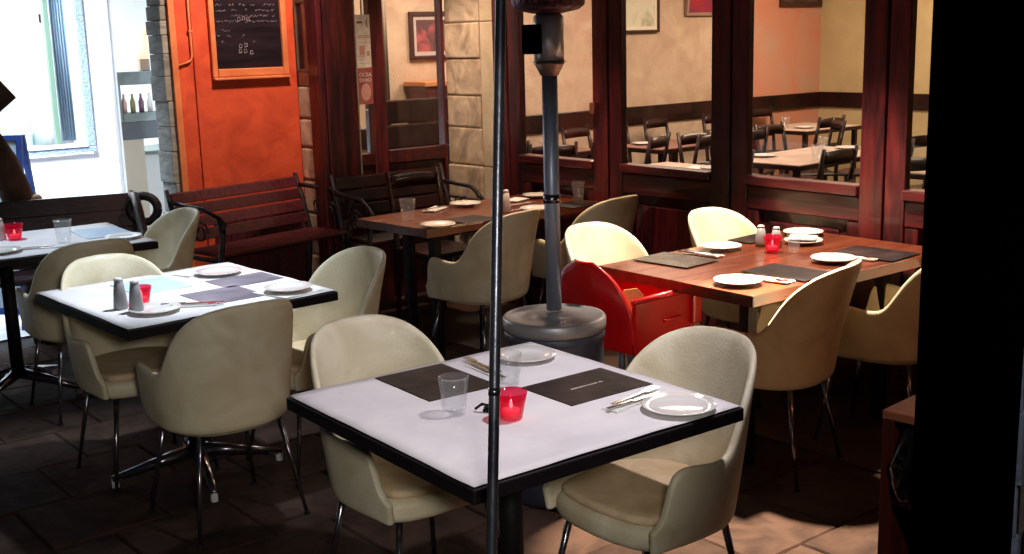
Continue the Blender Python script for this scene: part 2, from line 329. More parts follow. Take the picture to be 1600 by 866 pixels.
# black pillar close to the camera and brick pier beside it
YV = R(51+21.5-21.5)
bp_ = thing('black_pillar', 'pitch black square pillar close in front at the right edge', 'pillar', (-1.02, 1.845, 0), R(51-21.5))
MB().box(-.083, .083, -.075, .085, 0, 2.8).build('shaft', BLACK, bp_, bevel=.004)
MB().box(-.09, .09, -.082, .092, 0, .08).build('plinth', BLACK, bp_, bevel=.004)
bk = thing('brick_pier', 'dark brick pier with ragged pale painted edge at the far right', 'pier', (-1.168, 2.335, 0), R(51-23.5))
BRK = mat('dark_brick', (.075, .028, .022), .85, col2=(.035, .016, .014), scale=8, bump=.8, bscale=20, rnd=.25)
PALE = mat('pale_flaking_render', (.34, .34, .40), .9, col2=(.20, .20, .22), scale=12, bump=.9, bscale=25)
MB().box(.012, .5, .012, .3, 0, 2.8).build('pier_core', MORTAR, bk)
z = 0; k = 0
while z < 2.75:
    x = .03-(.11 if k % 2 else 0)
    while x < .5:
        MB().box(max(x, .018)+.004, min(x+.21, .5)-.004, 0, .12, z+.004, z+.066).build('brick', BRK, bk, bevel=.004); x += .22
    z += .074; k += 1
z = 0
while z < 1.55:
    h = random.uniform(.08, .17); a = random.uniform(-.016, -.004); b = random.uniform(.004, .017)
    MB().add([(a, -.006, z), (b, -.008, z), (b-.006, -.006, z+h), (a+random.uniform(-.004, .008), -.006, z+h), (a, .02, z), (b, .02, z), (b, .02, z+h), (a, .02, z+h)],
             [(0, 1, 2, 3), (4, 5, 6, 7), (0, 1, 5, 4), (2, 3, 7, 6), (0, 3, 7, 4), (1, 2, 6, 5)]).build('pale_edge', PALE, bk, bevel=.004)
    z += h-.002

# ---------------------------------------------------------------- lit shop across the passage
sf = thing('lit_shop_front', 'brightly lit white shop front across the passage with a big window', 'shop front', (-9.3, 3.3, 0))
def sb(nm, x0, x1, y0, y1, z0, z1, mt=SHOPW, bv=0.0): return MB().box(x0+9.3, x1+9.3, y0-3.3, y1-3.3, z0, z1).build(nm, mt, sf, bevel=bv)
TRIM = mat('beaded_grey_trim', (.14, .19, .26), .6, col2=(.34, .40, .48), scale=70, bump=.8, bscale=70, lo=.35, hi=.65)
sb('wall_below', -9.5, -9.3, .2, 3.36, 0, .85); sb('wall_beside', -9.5, -9.3, 3.30, 3.42, .85, 3.2); sb('wall_beside', -9.5, -9.3, 3.36, 3.42, 0, .85)
sb('door_jamb', -9.42, -9.27, 3.42, 3.47, 0, 3.2, SHOPW, .006); sb('door_jamb', -9.5, -9.34, 3.52, 3.545, 0, 3.2, SHOPW, .004)
sb('window_trim', -9.31, -9.27, 3.235, 3.30, .915, 3.0, TRIM, .006); sb('window_trim', -9.31, -9.26, .2, 3.30, .872, .912, TRIM, .006)
sb('window_sill', -9.4, -9.25, .2, 3.232, .914, .935, SHOPW, .004)
sb('shop_pane', -9.372, -9.368, .2, 3.234, .935, 3.0, PANE)
sb('green_mullion', -9.42, -9.375, 3.03, 3.065, .936, 3.0, mat('green_paint', (.20, .32, .26), .5))
sb('wall_above', -9.5, -9.3, .2, 5.4, 3.0, 3.4)
sb('wall_beyond', -9.5, -9.3, 4.3, 5.4, 0, 3.0)
sb('room_back', -12.0, -11.9, .2, 5.4, 0, 3.4); sb('room_floor', -11.9, -9.5, .2, 5.4, -.02, .02, mat('shop_floor', (.45, .44, .40), .5, col2=(.34, .33, .30), scale=2))
sb('room_end', -12, -9.5, 5.3, 5.4, 0, 3.4); sb('room_ceiling', -12, -9.3, .2, 5.4, 3.4, 3.5)
# drapes and white display figure in the shop window
cu = thing('blue_curtain', 'blue-grey curtain hanging behind the shop window glass', 'curtain', (-9.5, 3.17, 0))
CURT = mat('blue_grey_cloth', (.28, .42, .60), .8, col2=(.45, .58, .72), scale=4, stretch=(6, 6, .5))
V = []; F = []
for i in range(33):
    for z in (.95, 3.0): V.append((.02*math.sin(i*1.1), -.06+.13*i/32*.9, z))
for i in range(32): F.append((2*i, 2*i+2, 2*i+3, 2*i+1))
o = MB().add(V, F).build('cloth', CURT, cu, smooth=True); o.modifiers.new('s', 'SOLIDIFY').thickness = .006
MB().tube([(0, -.12, 3.0), (0, .12, 3.0)], .01).build('rail', CHROME, cu)
dr = thing('white_gown', 'white gown hanging on a stand behind the shop window', 'gown', (-9.75, 3.12, .9))
prof = [(.16, .02), (.13, .25), (.075, .5), (.05, .62), (.075, .8), (.06, .92), (.02, .98)]
MB().lathe(prof, 20).build('cloth', mat('gown_cloth', (.62, .66, .72), .8, col2=(.8, .83, .86), scale=5, stretch=(5, 5, .6)), dr, smooth=True)
MB().lathe([(.01, 0), (.01, 1.05)], 8).build('stand_rod', CHROME, dr)
tb = thing('teal_armchair', 'pale teal chair standing inside the bright shop window', 'chair', (-9.72, 2.86, .58))
TEAL = mat('pale_teal', (.42, .58, .60), .7)
MB().prism([(-.02, -.1), (.1, -.1), (.13, .14), (-.02, .14)], .0, .34).build('seat', TEAL, tb, bevel=.03)
MB().box(-.04, .0, -.12, .1, .3, .62).build('backrest', TEAL, tb, bevel=.02)
for yy in (-.08, .1): MB().box(.0, .03, yy, yy+.02, -.56, .02).build('leg', CHROME, tb)
# shelf unit with bottles in the shop doorway
sh = thing('shop_display_cabinet', 'grey-green display cabinet standing inside the bright shop doorway', 'cabinet', (-9.8, 3.68, 0))
CAB = mat('grey_green_cabinet', (.24, .29, .28), .6, col2=(.16, .19, .18), scale=6)
MB().box(-.25, .0, 0, .06, .90, 1.46).build('side_panel', CAB, sh, bevel=.004); MB().box(-.25, .0, .50, .56, .90, 1.46).build('side_panel', CAB, sh, bevel=.004)
MB().box(-.25, .01, .0, .56, 1.36, 1.47).build('top', CAB, sh, bevel=.004); MB().box(-.25, .01, .062, .498, 1.05, 1.12).build('shelf', CAB, sh, bevel=.004)
MB().box(-.25, .01, .0, .56, .90, 1.048).build('drawer', mat('cabinet_dark', (.10, .11, .12), .6), sh, bevel=.004)
MB().box(-.25, .0, .02, .22, .0, .898).build('leg_panel', mat('tan_panel', (.52, .46, .36), .7), sh); MB().box(-.25, .0, .46, .54, .0, .898).build('leg_panel', CAB, sh)
bc = [(.75, .5, .4), (.3, .32, .12), (.25, .12, .2), (.8, .78, .75), (.22, .2, .3)]
for k in range(5):
    b = MB().lathe([(.022, 0), (.024, .09), (.01, .13), (.01, .16)], 12).build('bottle', mat('bottle_%d' % k, bc[k], .3), None, smooth=True, loc=(-9.86, 3.78+k*.075, 1.122))
    tag(b, ['pinkish bottle leftmost on the lit cabinet shelf', 'olive green bottle on the lit cabinet shelf', 'plum coloured bottle middle of the lit cabinet shelf', 'white bottle on the lit cabinet shelf', 'dark violet bottle rightmost on the lit cabinet shelf'][k], 'bottle', 'bottles on the cabinet shelf')
lp = thing('shop_lamp', 'tall cream column lamp on top of the shop cabinet', 'lamp', (-9.85, 3.98, 1.471))
MB().box(-.03, .03, -.045, .045, .0, .10).build('lamp_base', mat('tan_wood', (.35, .25, .18), .6), lp, bevel=.01)
MB().lathe([(.05, .10), (.055, .2), (.05, .36)], 20).build('lamp_shade', emit('lamp_cream', (.95, .72, .48), .5), lp, smooth=True)
st = thing('white_shop_counter', 'low white counter behind the cabinet in the shop', 'counter', (-10.6, 4.2, 0))
MB().box(-.3, .3, -.3, .5, 0, .72).build('counter_body', SHOPW, st, bevel=.01); MB().box(-.33, .33, -.33, .53, .722, .75).build('counter_top', CAB, st, bevel=.004)

# A-board and rough log figure
ab = thing('blue_a_board', 'blue framed A-board with pale poster standing in the passage', 'sign', (-7.42, 2.13, 0), R(-42))
POST = mat('pale_poster', (.55, .72, .85), .6, col2=(.75, .85, .92), scale=6)
for sgn, nm in ((1, 'front_frame'), (-1, 'rear_frame')):
    g = MB()
    for (y0, y1, z0, z1) in ((-.2, -.17, 0, 1.17), (.04, .075, 0, 1.17), (-.17, .04, 1.14, 1.17), (-.17, .04, .1, .14)):
        zs = lambda zz: sgn*(.20*(1-zz/1.17))
        V = []
        for x in (-.012, .012):
            for (yy, zz) in ((y0, z0), (y1, z0), (y1, z1), (y0, z1)): V.append((x+zs(zz)+sgn*.014, yy, zz))
        g.add(V, [(0, 1, 2, 3), (4, 5, 6, 7), (0, 1, 5, 4), (1, 2, 6, 5), (2, 3, 7, 6), (3, 0, 4, 7)])
    g.build(nm, BLUEP, ab)
V = [(.20*(1-z/1.17)+.016+dx, y, z) for dx in (-.004, .004) for (y, z) in ((-.172, .14), (.042, .14), (.042, 1.142), (-.172, 1.142))]
MB().add(V, [(0, 1, 2, 3), (4, 5, 6, 7), (0, 1, 5, 4), (1, 2, 6, 5), (2, 3, 7, 6), (3, 0, 4, 7)]).build('poster', POST, ab)
lg = thing('carved_log', 'leaning rough brown log with pale knots at the left edge', 'log', (-6.9, 1.66, 0))
pts = [(0, .43, 0), (0, .40, .3), (0, .36, .6), (0, .32, .85), (0, .26, 1.05), (0, .19, 1.2), (0, .10, 1.35)]
MB().tube(pts, [.11, .10, .095, .09, .085, .075, .06], 14).build('trunk', LOG, lg, smooth=True)
for q in ((.085, .33, .80), (.085, .40, .84)):
    MB().lathe([(.001, -.012), (.03, -.006), (.026, .012), (.008, .02)], 12).build('knot', mat('pale_knot', (.55, .33, .18), .7), lg, smooth=True, loc=q, rot=(0, PI/2, 0))
o = MB().box(-.05, .05, -.07, .07, -.09, .09).build('wood_block', LOG, lg, bevel=.006, loc=(0, .25, 1.44), rot=(R(38), 0, 0))
MB().tube([(0, .04, 1.34), (0, .2, 1.42)], .03, 8).build('branch', LOG, lg)

# ================================================================ THINGS ON THE ORANGE WALL
cb = thing('chalkboard', 'large dark chalkboard menu in orange wooden frame on the orange wall', 'chalkboard', (-6.648, 3.35, 1.5))
MB().box(0, .012, -.215, .225, .03, 1.0).build('board', BOARD, cb)
for nm, a in (('frame', (-.25, -.217, -.02, 1.03)), ('frame', (.227, .262, -.02, 1.03)), ('frame', (-.215, .225, -.02, .028)), ('frame', (-.215, .225, 1.002, 1.03))):
    MB().box(0, .03, *a).build(nm, ORTRIM, cb, bevel=.006)
MB().box(0, .045, -.25, .262, -.038, -.022).build('ledge', ORTRIM, cb, bevel=.004)
g = MB(); gy = MB()
for row in range(9):
    z = .44-row*.033-(.0 if row < 5 else .02); y = -.2
    while y < .2:
        wv = random.uniform(.008, .03)
        if random.random() < (.75 if row < 5 else .25):
            n = 6; base_z = z+random.uniform(-.003, .003)
            (gy if row == 0 and y > -.05 else g).tube([(.0135, y+wv*i/n, base_z+random.uniform(-.007, .007)) for i in range(n+1)], .0013, 4)
        y += wv+random.uniform(.002, .012)
for (y, z) in ((-.06, .32), (-.03, .325), (.0, .32), (-.065, .13), (-.03, .13), (.01, .12), (-.06, .16), (-.025, .165)):
    g.tube([(.0135, y, z-.012), (.0135, y+.002, z+.012), (.0135, y+.016, z+.011), (.0135, y+.018, z-.006), (.0135, y+.003, z-.011)], .0028, 4)
g.build('chalk_writing', CHALK, cb)['kind'] = 'stuff'; gy.build('yellow_chalk_writing', CHALKY, cb)['kind'] = 'stuff'
pi = thing('wall_pipe', 'thin orange painted pipe bending along the left of the orange wall', 'pipe', (-6.635, 2.98, 0))
MB().tube([(0, .0, 3.0), (0, 0, 1.61), (0, -.012, 1.585), (0, -.03, 1.575), (0, -.12, 1.55)], .007, 8).build('pipe_run', ORTRIM, pi, smooth=True)
for z in (1.75, 2.3): MB().box(-.012, .008, -.012, .012, z, z+.012).build('bracket', ORTRIM, pi)
mf = thing('wall_mirror', 'dark framed mirror hanging high on the stone beside the orange wall', 'mirror', (-6.42, 3.665, 1.51))
MB().box(-.165, .165, 0, .012, .0, .40).build('mirror_glass', mat('dim_mirror', (.20, .16, .17), .12, .85, col2=(.10, .05, .06), scale=5, stretch=(5, 1, .6)), mf)
FR = mat('brown_frame', (.14, .08, .045), .5, col2=(.08, .045, .03), scale=8)
for a in ((-.18, -.166, 0, .4), (.166, .18, 0, .4), (-.18, .18, -.02, -.001), (-.18, .18, .401, .425)):
    MB().box(a[0], a[1], -.012, .012, a[2], a[3]).build('frame', FR, mf, bevel=.003)

# pictures inside the dining room
def picture(name, label, x, y0, y1, z0, z1, fm, im, mount=None, fw_=.03, tilt=0):
    t = thing(name, label, 'picture', (x, (y0+y1)/2, z0)); h = z1-z0; w_ = (y1-y0)/2
    MB().box(0, .012, -w_+fw_*.8, w_-fw_*.8, fw_*.8, h-fw_*.8).build('print', im, t)
    for a in ((-w_, -w_+fw_, 0, h), (w_-fw_, w_, 0, h), (-w_+fw_, w_-fw_, 0, fw_), (-w_+fw_, w_-fw_, h-fw_, h)):
        MB().box(0, .03, *a).build('frame', fm, t, bevel=.004)
    if mount:
        for a in ((-w_+fw_, -w_+fw_+.03, fw_, h-fw_), (w_-fw_-.03, w_-fw_, fw_, h-fw_), (-w_+fw_+.03, w_-fw_-.03, fw_, fw_+.03), (-w_+fw_+.03, w_-fw_-.03, h-fw_-.03, h-fw_)):
            MB().box(.001, .016, *a).build('mount', mount, t)
    if tilt: t.rotation_euler = (0, tilt, 0)
    return t
DF = mat('dark_frame', (.05, .015, .012), .35)
IM1 = mat('pale_drawing', (.72, .68, .52), .7, col2=(.35, .34, .18), scale=7, lo=.5, hi=.75)
IM2 = mat('dim_red_print', (.10, .04, .05), .5, col2=(.42, .08, .09), scale=9, lo=.45, hi=.62)
IM3 = mat('red_print', (.42, .02, .02), .6, col2=(.16, .02, .10), scale=3)
picture('framed_picture', 'dark framed picture with pale mount seen through the glazed door', -7.845, 5.36, 5.92, 1.51, 1.89, DF, IM2, mat('mount_grey', (.55, .45, .42), .7), .035)
picture('framed_picture', 'pale landscape drawing in a thin dark frame on the dining room wall', -7.845, 7.55, 8.21, 1.68, 2.2, DF, IM1, mat('mount_cream', (.8, .74, .58), .7), .025)
picture('framed_picture', 'red print with pale lower edge high on the dining room wall', -7.845, 8.58, 9.2, 1.83, 2.3, mat('pale_frame', (.35, .22, .16), .6), IM3, None, .03, R(6))
picture('framed_picture', 'wide dark picture at the top of the orange dining room panel', -7.845, 10.02, 10.72, 1.905, 2.3, DF, mat('black_print', (.03, .015, .015), .5, col2=(.12, .08, .06), scale=6), None, .05)
# curtain and counter inside the door
cu = thing('door_curtain', 'grey-brown curtain hanging inside left of the glazed door', 'curtain', (-7.3, 4.72, 0))
V = []; F = []
for i in range(25):
    for z in (.95, 2.5): V.append((.02*math.sin(i*1.3), -.14+.22*i/24, z))
for i in range(24): F.append((2*i, 2*i+2, 2*i+3, 2*i+1))
o = MB().add(V, F).build('cloth', mat('grey_brown_cloth', (.36, .30, .24), .85, col2=(.26, .20, .16), scale=5, stretch=(4, 4, .4)), cu, smooth=True); o.modifiers.new('s', 'SOLIDIFY').thickness = .006
MB().tube([(0, -.2, 2.5), (0, .2, 2.5)], .01).build('rail', CHROME, cu)
sd = thing('orange_counter', 'dark dresser with orange wooden top seen through the glazed door', 'dresser', (-7.68, 5.78, 0))
MB().box(-.15, .15, -.50, .50, 1.31, 1.345).build('counter_top', mat('orange_wood', (.62, .25, .09), .4, col2=(.5, .19, .07), scale=6), sd, bevel=.004)
MB().box(-.14, .13, -.48, .4, 0, 1.308).build('cabinet_body', WOOD, sd, bevel=.004)
for z in (.9, .65, .4, .15): MB().box(.131, .145, -.36, .36, z, z+.2).build('drawer', WOODH, sd, bevel=.006)
sb2 = thing('dark_settle', 'dark wooden settle back with three rails inside the glazed door', 'settle', (-6.75, 4.62, 0))
for z in (.60, .77, .94, 1.11): MB().box(-.02, .02, -.35, .35, z, z+.16).build('back_rail', DWOOD, sb2, bevel=.01)
MB().box(-.03, .4, -.35, .35, .4, .45).build('seat', DWOOD, sb2, bevel=.01)
for y in (-.37, .35):
    MB().box(-.03, .03, y, y+.05, 0, 1.22).build('post', WOOD, sb2, bevel=.006); MB().box(.33, .39, y, y+.05, 0, .6).build('leg', WOOD, sb2, bevel=.006)

# ================================================================ GARDEN BENCHES
def garden_bench(label, loc, rz, L, seat_z=.46, top=.85, depth=.38, sl=BENCHW, loop=False, rec=.10):
    gap = .0004 if loop else .010
    t = thing('garden_bench', label, 'bench', loc, rz, 'garden benches along the walls')
    n = 4; z0 = seat_z+(.0 if loop else .03)
    for k in range(n):                                # back at x=0 facing +x, length along y (centred)
        z = z0+(top-z0)*(k/(n)) ; hh = (top-z0)/n-gap; x = -rec*(z-seat_z)/(top-seat_z)
        x2 = -rec*(z+hh-seat_z)/(top-seat_z)
        MB().add([(x-.012, -L/2, z), (x+.012, -L/2, z), (x+.012, L/2, z), (x-.012, L/2, z), (x2-.012, -L/2, z+hh), (x2+.012, -L/2, z+hh), (x2+.012, L/2, z+hh), (x2-.012, L/2, z+hh)],
                 [(3, 2, 1, 0), (4, 5, 6, 7), (0, 1, 5, 4), (1, 2, 6, 5), (2, 3, 7, 6), (3, 0, 4, 7)]).build('back_slat', sl, t, bevel=.003 if loop else .006)
    for k in range(5):
        x = .03+k*(depth-.03)/5; MB().box(x, x+(depth-.03)/5-.006, -L/2, L/2, seat_z-.022, seat_z).build('seat_slat', sl, t, bevel=.006)
    for sgn in (-1, 1):
        y = sgn*(L/2+.012); g = MB()
        g.tube([(-rec-.01, y, top+.01), (-rec*.5, y, (top+seat_z)/2), (.0, y, seat_z-.03), (-.04, y, .2), (-.10, y, 0)], [.013, .016, .018, .017, .02], 8)
        g.tube([(-.0, y, seat_z-.035), (depth*.5, y, seat_z-.04), (depth, y, seat_z-.035)], .014, 8)
        g.tube([(depth-.01, y, seat_z+.2), (depth+.02, y, seat_z+.1), (depth-.015, y, seat_z-.03), (depth+.02, y, .2), (depth+.05, y, 0)], [.013, .014, .016, .015, .02], 8)
        aw = .026 if loop else .013
        g.tube([(-rec*.8, y, top-.02 if loop else seat_z+.26), (.08, y, (top-.0) if loop else seat_z+.25), (.22, y, (top-.05) if loop else seat_z+.245), (depth, y, seat_z+.2), (depth+.045, y, seat_z+.17), (depth+.03, y, seat_z+.13), (depth, y, seat_z+.15)], aw, 8)
        sc = [(depth*.5+.07*math.cos(a)*(1-a/14), y, seat_z+.11+.07*math.sin(a)*(1-a/14)) for a in [i*.5 for i in range(20)]]
        g.tube(sc, .007, 6)
        sc = [(.09+.045*math.cos(a+2)*(1-a/12), y, seat_z+.13+.045*math.sin(a+2)*(1-a/12)) for a in [i*.5 for i in range(18)]]
        g.tube(sc, .006, 6)
        sc = [(depth*.5+.08*math.cos(a), y, .22+.08*math.sin(a)) for a in [i*.42 for i in range(16)]]
        g.tube(sc, .007, 6)
        if loop and sgn > 0:
            ring = [(-.02+.03*math.cos(a), y+.052+.075*math.cos(a), top-.09+.075*math.sin(a)) for a in [i*2*PI/20 for i in range(21)]]
            MB().tube(ring, .026, 10, cap=False).build('iron_loop', IRON, t, smooth=True)
        g.build('cast_iron_side', IRON, t, smooth=True)
    return t
garden_bench('reddish slatted garden bench with iron sides under the chalkboard', (-6.34, 3.12, 0), R(12), .93, .54, .86, .36)
garden_bench('dark garden bench with iron loop arm in front of the bright shop', (-6.645, 1.93, 0), R(-16), 1.14, .48, .85, .40, mat('dark_bench_wood', (.05, .018, .022), .4, col2=(.022, .010, .013), scale=6, bump=.2), True)
garden_bench('dark red slatted bench against the glazed door panels', (-6.12, 4.05, 0), 0, .80, .50, .86, .30, DWOOD)

# ================================================================ TUB CHAIRS
def tub_chair(label, loc, rz):
    t = thing('tub_chair', label, 'chair', loc, rz, 'cream plastic tub chairs')
    A, B = .235, .232
    hp = [(0, .842), (18, .838), (32, .824), (44, .800), (53, .768), (60, .733), (66, .690), (70, .652), (74, .616), (78, .594), (84, .586), (92, .587)]
    def h(d):
        d = abs(d)
        for (a, u), (b, v) in zip(hp, hp[1:]):
            if d <= b:
                q = (d-a)/(b-a); q = q; return u+(v-u)*q
        return hp[-1][1]
    cols = []
    front = [(.02, .590), (.055, .596), (.09, .600), (.118, .597), (.136, .582), (.147, .552), (.155, .512), (.166, .472), (.184, .448), (.202, .438)]
    for x, hh in reversed(front): cols.append((x, B*(1-.10*max(0, (x-.03)/.18)**2), hh, 0))
    for d in range(-90, 91, 6):
        a = R(d); ca, sa = math.cos(a), math.sin(a)
        cols.append((-A*abs(ca)**.85, -B*math.copysign(abs(sa)**.85, sa), h(d), ca))
    for x, hh in front: cols.append((x, -B*(1-.10*max(0, (x-.03)/.18)**2), hh, 0))
    NV = 9; V = []; F = []
    for (x, y, hh, ca) in cols:
        for j in range(NV):
            z = .375+(hh-.375)*j/(NV-1); q = min(1, (z-.375)/.25); s_ = .93+.10*math.sin(q*PI/2)
            lean = max(0, (z-.50)/.345)**1.4*.085*ca
            flare = 1+.03*max(0, (z-.6)/.24)
            V.append((x*s_-lean, y*s_*flare, z))
    n = len(cols)
    for i in range(n-1):
        for j in range(NV-1): F.append((i*NV+j, (i+1)*NV+j, (i+1)*NV+j+1, i*NV+j+1))
    o = MB().add(V, F).build('shell', CREAM, t, smooth=True)
    md = o.modifiers.new('solid', 'SOLIDIFY'); md.thickness = .022; md.offset = 0
    md = o.modifiers.new('sub', 'SUBSURF'); md.levels = md.render_levels = 1
    def plan(sc, fx):
        P = []
        for d in range(-90, 91, 10):
            a = R(d); P.append((-A*sc*abs(math.cos(a))**.85, -B*sc*math.copysign(abs(math.sin(a))**.85, math.sin(a))))
        for k in range(0, 9):
            a = R(-90+k*22.5); P.append((fx-.07+.09*max(0, math.cos(a))**.6, B*sc*.93*-math.sin(a)*(-1)))
        return P
    P = plan(.925, .19); P = P[:19]+[(x, -y) for x, y in P[19:]] if P[18][1]*P[19][1] < 0 else P
    MB().prism(P, .365, .432).build('seat', CREAM, t, bevel=.022, seg=3, smooth=True)
    P2 = [(x*.93, y*.93) for x, y in P]
    MB().prism(P2, .430, .458).build('seat_pad', PAD, t, bevel=.013, seg=3, smooth=True)
    for sx in (-1, 1):
        for sy in (-1, 1):
            MB().tube([(sx*.145, sy*.15, .367), (sx*.175, sy*.18, .18), (sx*.205, sy*.205, .012)], [.011, .009, .007], 8).build('leg', LEG, t, smooth=True)
            MB().tube([(sx*.205, sy*.205, .012), (sx*.207, sy*.206, 0)], .011, 8).build('foot', TOPD, t)
    return t
ch0 = tub_chair('cream tub chair tucked under the back left edge of the front white table', (-2.71, 1.80, 0), R(0))
for x, y, a, lb in [
    (-2.12, 2.17, -90, 'cream tub chair at the right end of the front white table, beside the plate'),
    (-3.76, 1.69, 180, 'cream tub chair seen from behind, nearest at the left white table'),
    (-4.02, 2.21, -90, 'cream tub chair at the far right end of the left white table'),
    (-4.41, 1.65, 0, 'cream tub chair facing us behind the left white table'),
    (-5.43, 1.78, 180, 'shaded tub chair with its back to us at the far left table'),
    (-5.75, 2.20, -90, 'small looking tub chair at the right end of the far left table by the bench'),
    (-4.66, 3.57, 190, 'tub chair seen from behind between thin pole and heater at the back table'),
    (-4.65, 4.27, 184, 'olive-shadowed tub chair right of the heater pole at the back table'),
    (-3.52, 3.53, 0, 'brightly lit cream tub chair above the red high chair'),
    (-3.42, 4.22, 0, 'brightly lit cream tub chair against the window front, behind the right table'),
    (-2.74, 3.49, 194, 'amber-lit tub chair with its back to us at the near side of the right table'),
    (-2.63, 4.09, 194, 'reddish shadowed tub chair half hidden by the black pillar')]:
    dup(ch0, (x, y, 0), R(a), lb)

# ================================================================ TABLES
def white_table(label, loc, rz, wx, wy, splay=0, leg_up=.70):
    t = thing('bistro_table', label, 'table', loc, rz, 'dark edged bistro tables with white paper')
    MB().box(-wx/2, wx/2, -wy/2, wy/2, .703, .738).build('tabletop', TOPD, t, bevel=.004)
    MB().tube([(0, 0, .09), (0, 0, .69)], .032, 16).build('column', TOPD, t, smooth=True)
    MB().box(-.12, .12, -.12, .12, .684, .697).build('top_plate', LEG, t)
    for k in range(4):
        a = PI/4+k*PI/2+splay; d = Vector((math.cos(a), math.sin(a), 0)); L = .33
        l = MB().tube([d*.02+Vector((0, 0, .10)), d*.15+Vector((0, 0, .075)), d*L+Vector((0, 0, .035))], [.03, .022, .014], 10).build('base_arm', CHROME if k % 2 else LEG, t, smooth=True)
        MB().tube([d*(L-.01)+Vector((0, 0, .0)), d*(L-.01)+Vector((0, 0, .035))], .014, 10).build('foot', WHITEC, l)
    return t
def paper(label, loc, rz, wx, wy):
    V = []; F = []; n = 24
    for i in range(n+1):
        for j in range(n+1):
            x = -wx/2+wx*i/n; y = -wy/2+wy*j/n; e = max(abs(x)/(wx/2), abs(y)/(wy/2))
            V.append((x+.003*noise.noise((x*7, y*7, 1)), y+.003*noise.noise((x*7, y*7, 5)), .0015+.0016*(1+noise.noise((x*6, y*6, loc[0])))+(.004*max(0, noise.noise((x*5, y*5, 3))) if e > .9 else 0)))
    for i in range(n):
        for j in range(n): F.append((i*(n+1)+j, (i+1)*(n+1)+j, (i+1)*(n+1)+j+1, i*(n+1)+j+1))
    o = MB().add(V, F).build('paper_tablecloth', PAPER, None, smooth=True, loc=(loc[0], loc[1], .739), rot=rz)
    o.modifiers.new('s', 'SOLIDIFY').thickness = .0008
    return tag(o, label, 'tablecloth', 'white paper table covers')
TF = (-2.27, 1.813, 0); TM = (-4.211, 1.783, 0); TB = (-5.90, 1.60, 0)
white_table('square bistro table with thick black edge nearest the camera', TF, R(-2.1), .872, .838)
paper('clean white paper cover on the front table', TF, R(-2.1), .860, .826)
white_table('square bistro table with chrome cross base at the left', TM, R(2), .872, .834, splay=R(28))
paper('bluish lit white paper cover on the left table', TM, R(2), .862, .824)
white_table('long bistro table at the far left in front of the dark bench', TB, R(-4), .82, 1.25)
paper('white paper cover on the far left table', TB, R(-4), .80, 1.23)
def wood_table(label, loc, rz, wx, wy):
    t = thing('wooden_table', label, 'table', loc, rz, 'brown red varnished wooden tables')
    n = 4; w_ = wx/n
    for k in range(n): MB().box(-wx/2+k*w_+.0006, -wx/2+(k+1)*w_-.0006, -wy/2, wy/2, .694, .738).build('top_plank', TOPW, t, bevel=.0025)
    MB().box(-wx/2+.16, wx/2-.16, -wy/2+.16, wy/2-.16, .65, .693).build('apron', TOPD, t)
    for sx in (-1, 1):
        for sy in (-1, 1): MB().box(sx*(wx/2-.19)-.025, sx*(wx/2-.19)+.025, sy*(wy/2-.2)-.025, sy*(wy/2-.2)+.025, 0, .65).build('leg', TOPD, t, bevel=.004)
    return t
wood_table('long varnished brown table set with four plates at the right', (-3.017, 3.869, 0), R(-1), .82, 1.27)
wood_table('narrower varnished table at the back between pole and door', (-5.07, 3.90, 0), R(3.7), .60, 1.26)

# ================================================================ TABLEWARE
Zt = .7425
def plate(x, y, label, r=.097, z=Zt, g='white dinner plates'):
    o = MB().lathe([(r*.55, 0), (r*.6, .003), (r*.97, .014), (r, .0155), (r*.985, .0175), (r*.72, .0085), (r*.62, .0055), (.01, .005)], 48).build('plate', CHINA, None, smooth=True, loc=(x, y, z))
    return tag(o, label, 'plate', g)
def tumbler(x, y, label, s=1.0, z=Zt):
    r = .033*s; H_ = .09*s; prof = [(r*.76, 0), (r*.86, H_*.3), (r*1.08, H_), (r*1.03, H_+.001), (r*.93, H_*.9), (r*.70, H_*.14), (.004, H_*.12)]
    o = MB().lathe(prof, 12).build('glass_tumbler', GLS, None, smooth=True, loc=(x, y, z)); return tag(o, label, 'glass', 'clear glass tumblers')
def votive(x, y, label, s=1.0, z=Zt):
    t = thing('candle_holder', label, 'candle holder', (x, y, z), 0, 'red glass candle holders')
    MB().lathe([(.021*s, 0), (.026*s, .005), (.033*s, .04*s), (.0385*s, .066*s), (.0365*s, .066*s), (.031*s, .04*s), (.023*s, .012), (.003, .010)], 24).build('cup', REDG, t, smooth=True)
    MB().lathe([(.020*s, .011), (.020*s, .026), (.003, .0262)], 20).build('candle', WAX, t, smooth=True)
    MB().lathe([(.001, .028), (.005, .034), (.003, .045), (.0005, .052)], 8).build('flame', FLAME, t, smooth=True)
    return t
def shaker(x, y, label, h=.10, mt=GREYC, z=Zt):
    t = thing('shaker', label, 'shaker', (x, y, z), 0, 'salt and pepper shakers')
    MB().lathe([(.024, 0), (.026, .01), (.022, h*.5), (.015, h*.92)], 20).build('body', mt, t, smooth=True)
    MB().lathe([(.015, h*.922), (.0165, h*.94), (.012, h), (.003, h*1.02)], 16).build('cap', WHITEC, t, smooth=True); return t
def placemat(x, y, wx, wy, rz, label, mt=PMAT, txt=None, z=Zt, h=.003):
    o = MB().box(-wx/2, wx/2, -wy/2, wy/2, 0, h).build('placemat', mt, None, bevel=.001, loc=(x, y, z), rot=R(rz)); tag(o, label, 'placemat', 'placemats laid on the tables')
    if txt:
        g = MB(); y = -.055
        while y < .055:
            l_ = random.uniform(.004, .010); g.box(-.003+random.uniform(-.001, .001), .003+random.uniform(-.001, .001), y, y+l_, h+.0002, h+.0006); y += l_+random.uniform(.0015, .003)
            if abs(y-.035) < .005: y += .006
        g.build('lettering', mat('pale_lettering', (.62, .55, .50), .7), o)['kind'] = 'stuff'
    return o
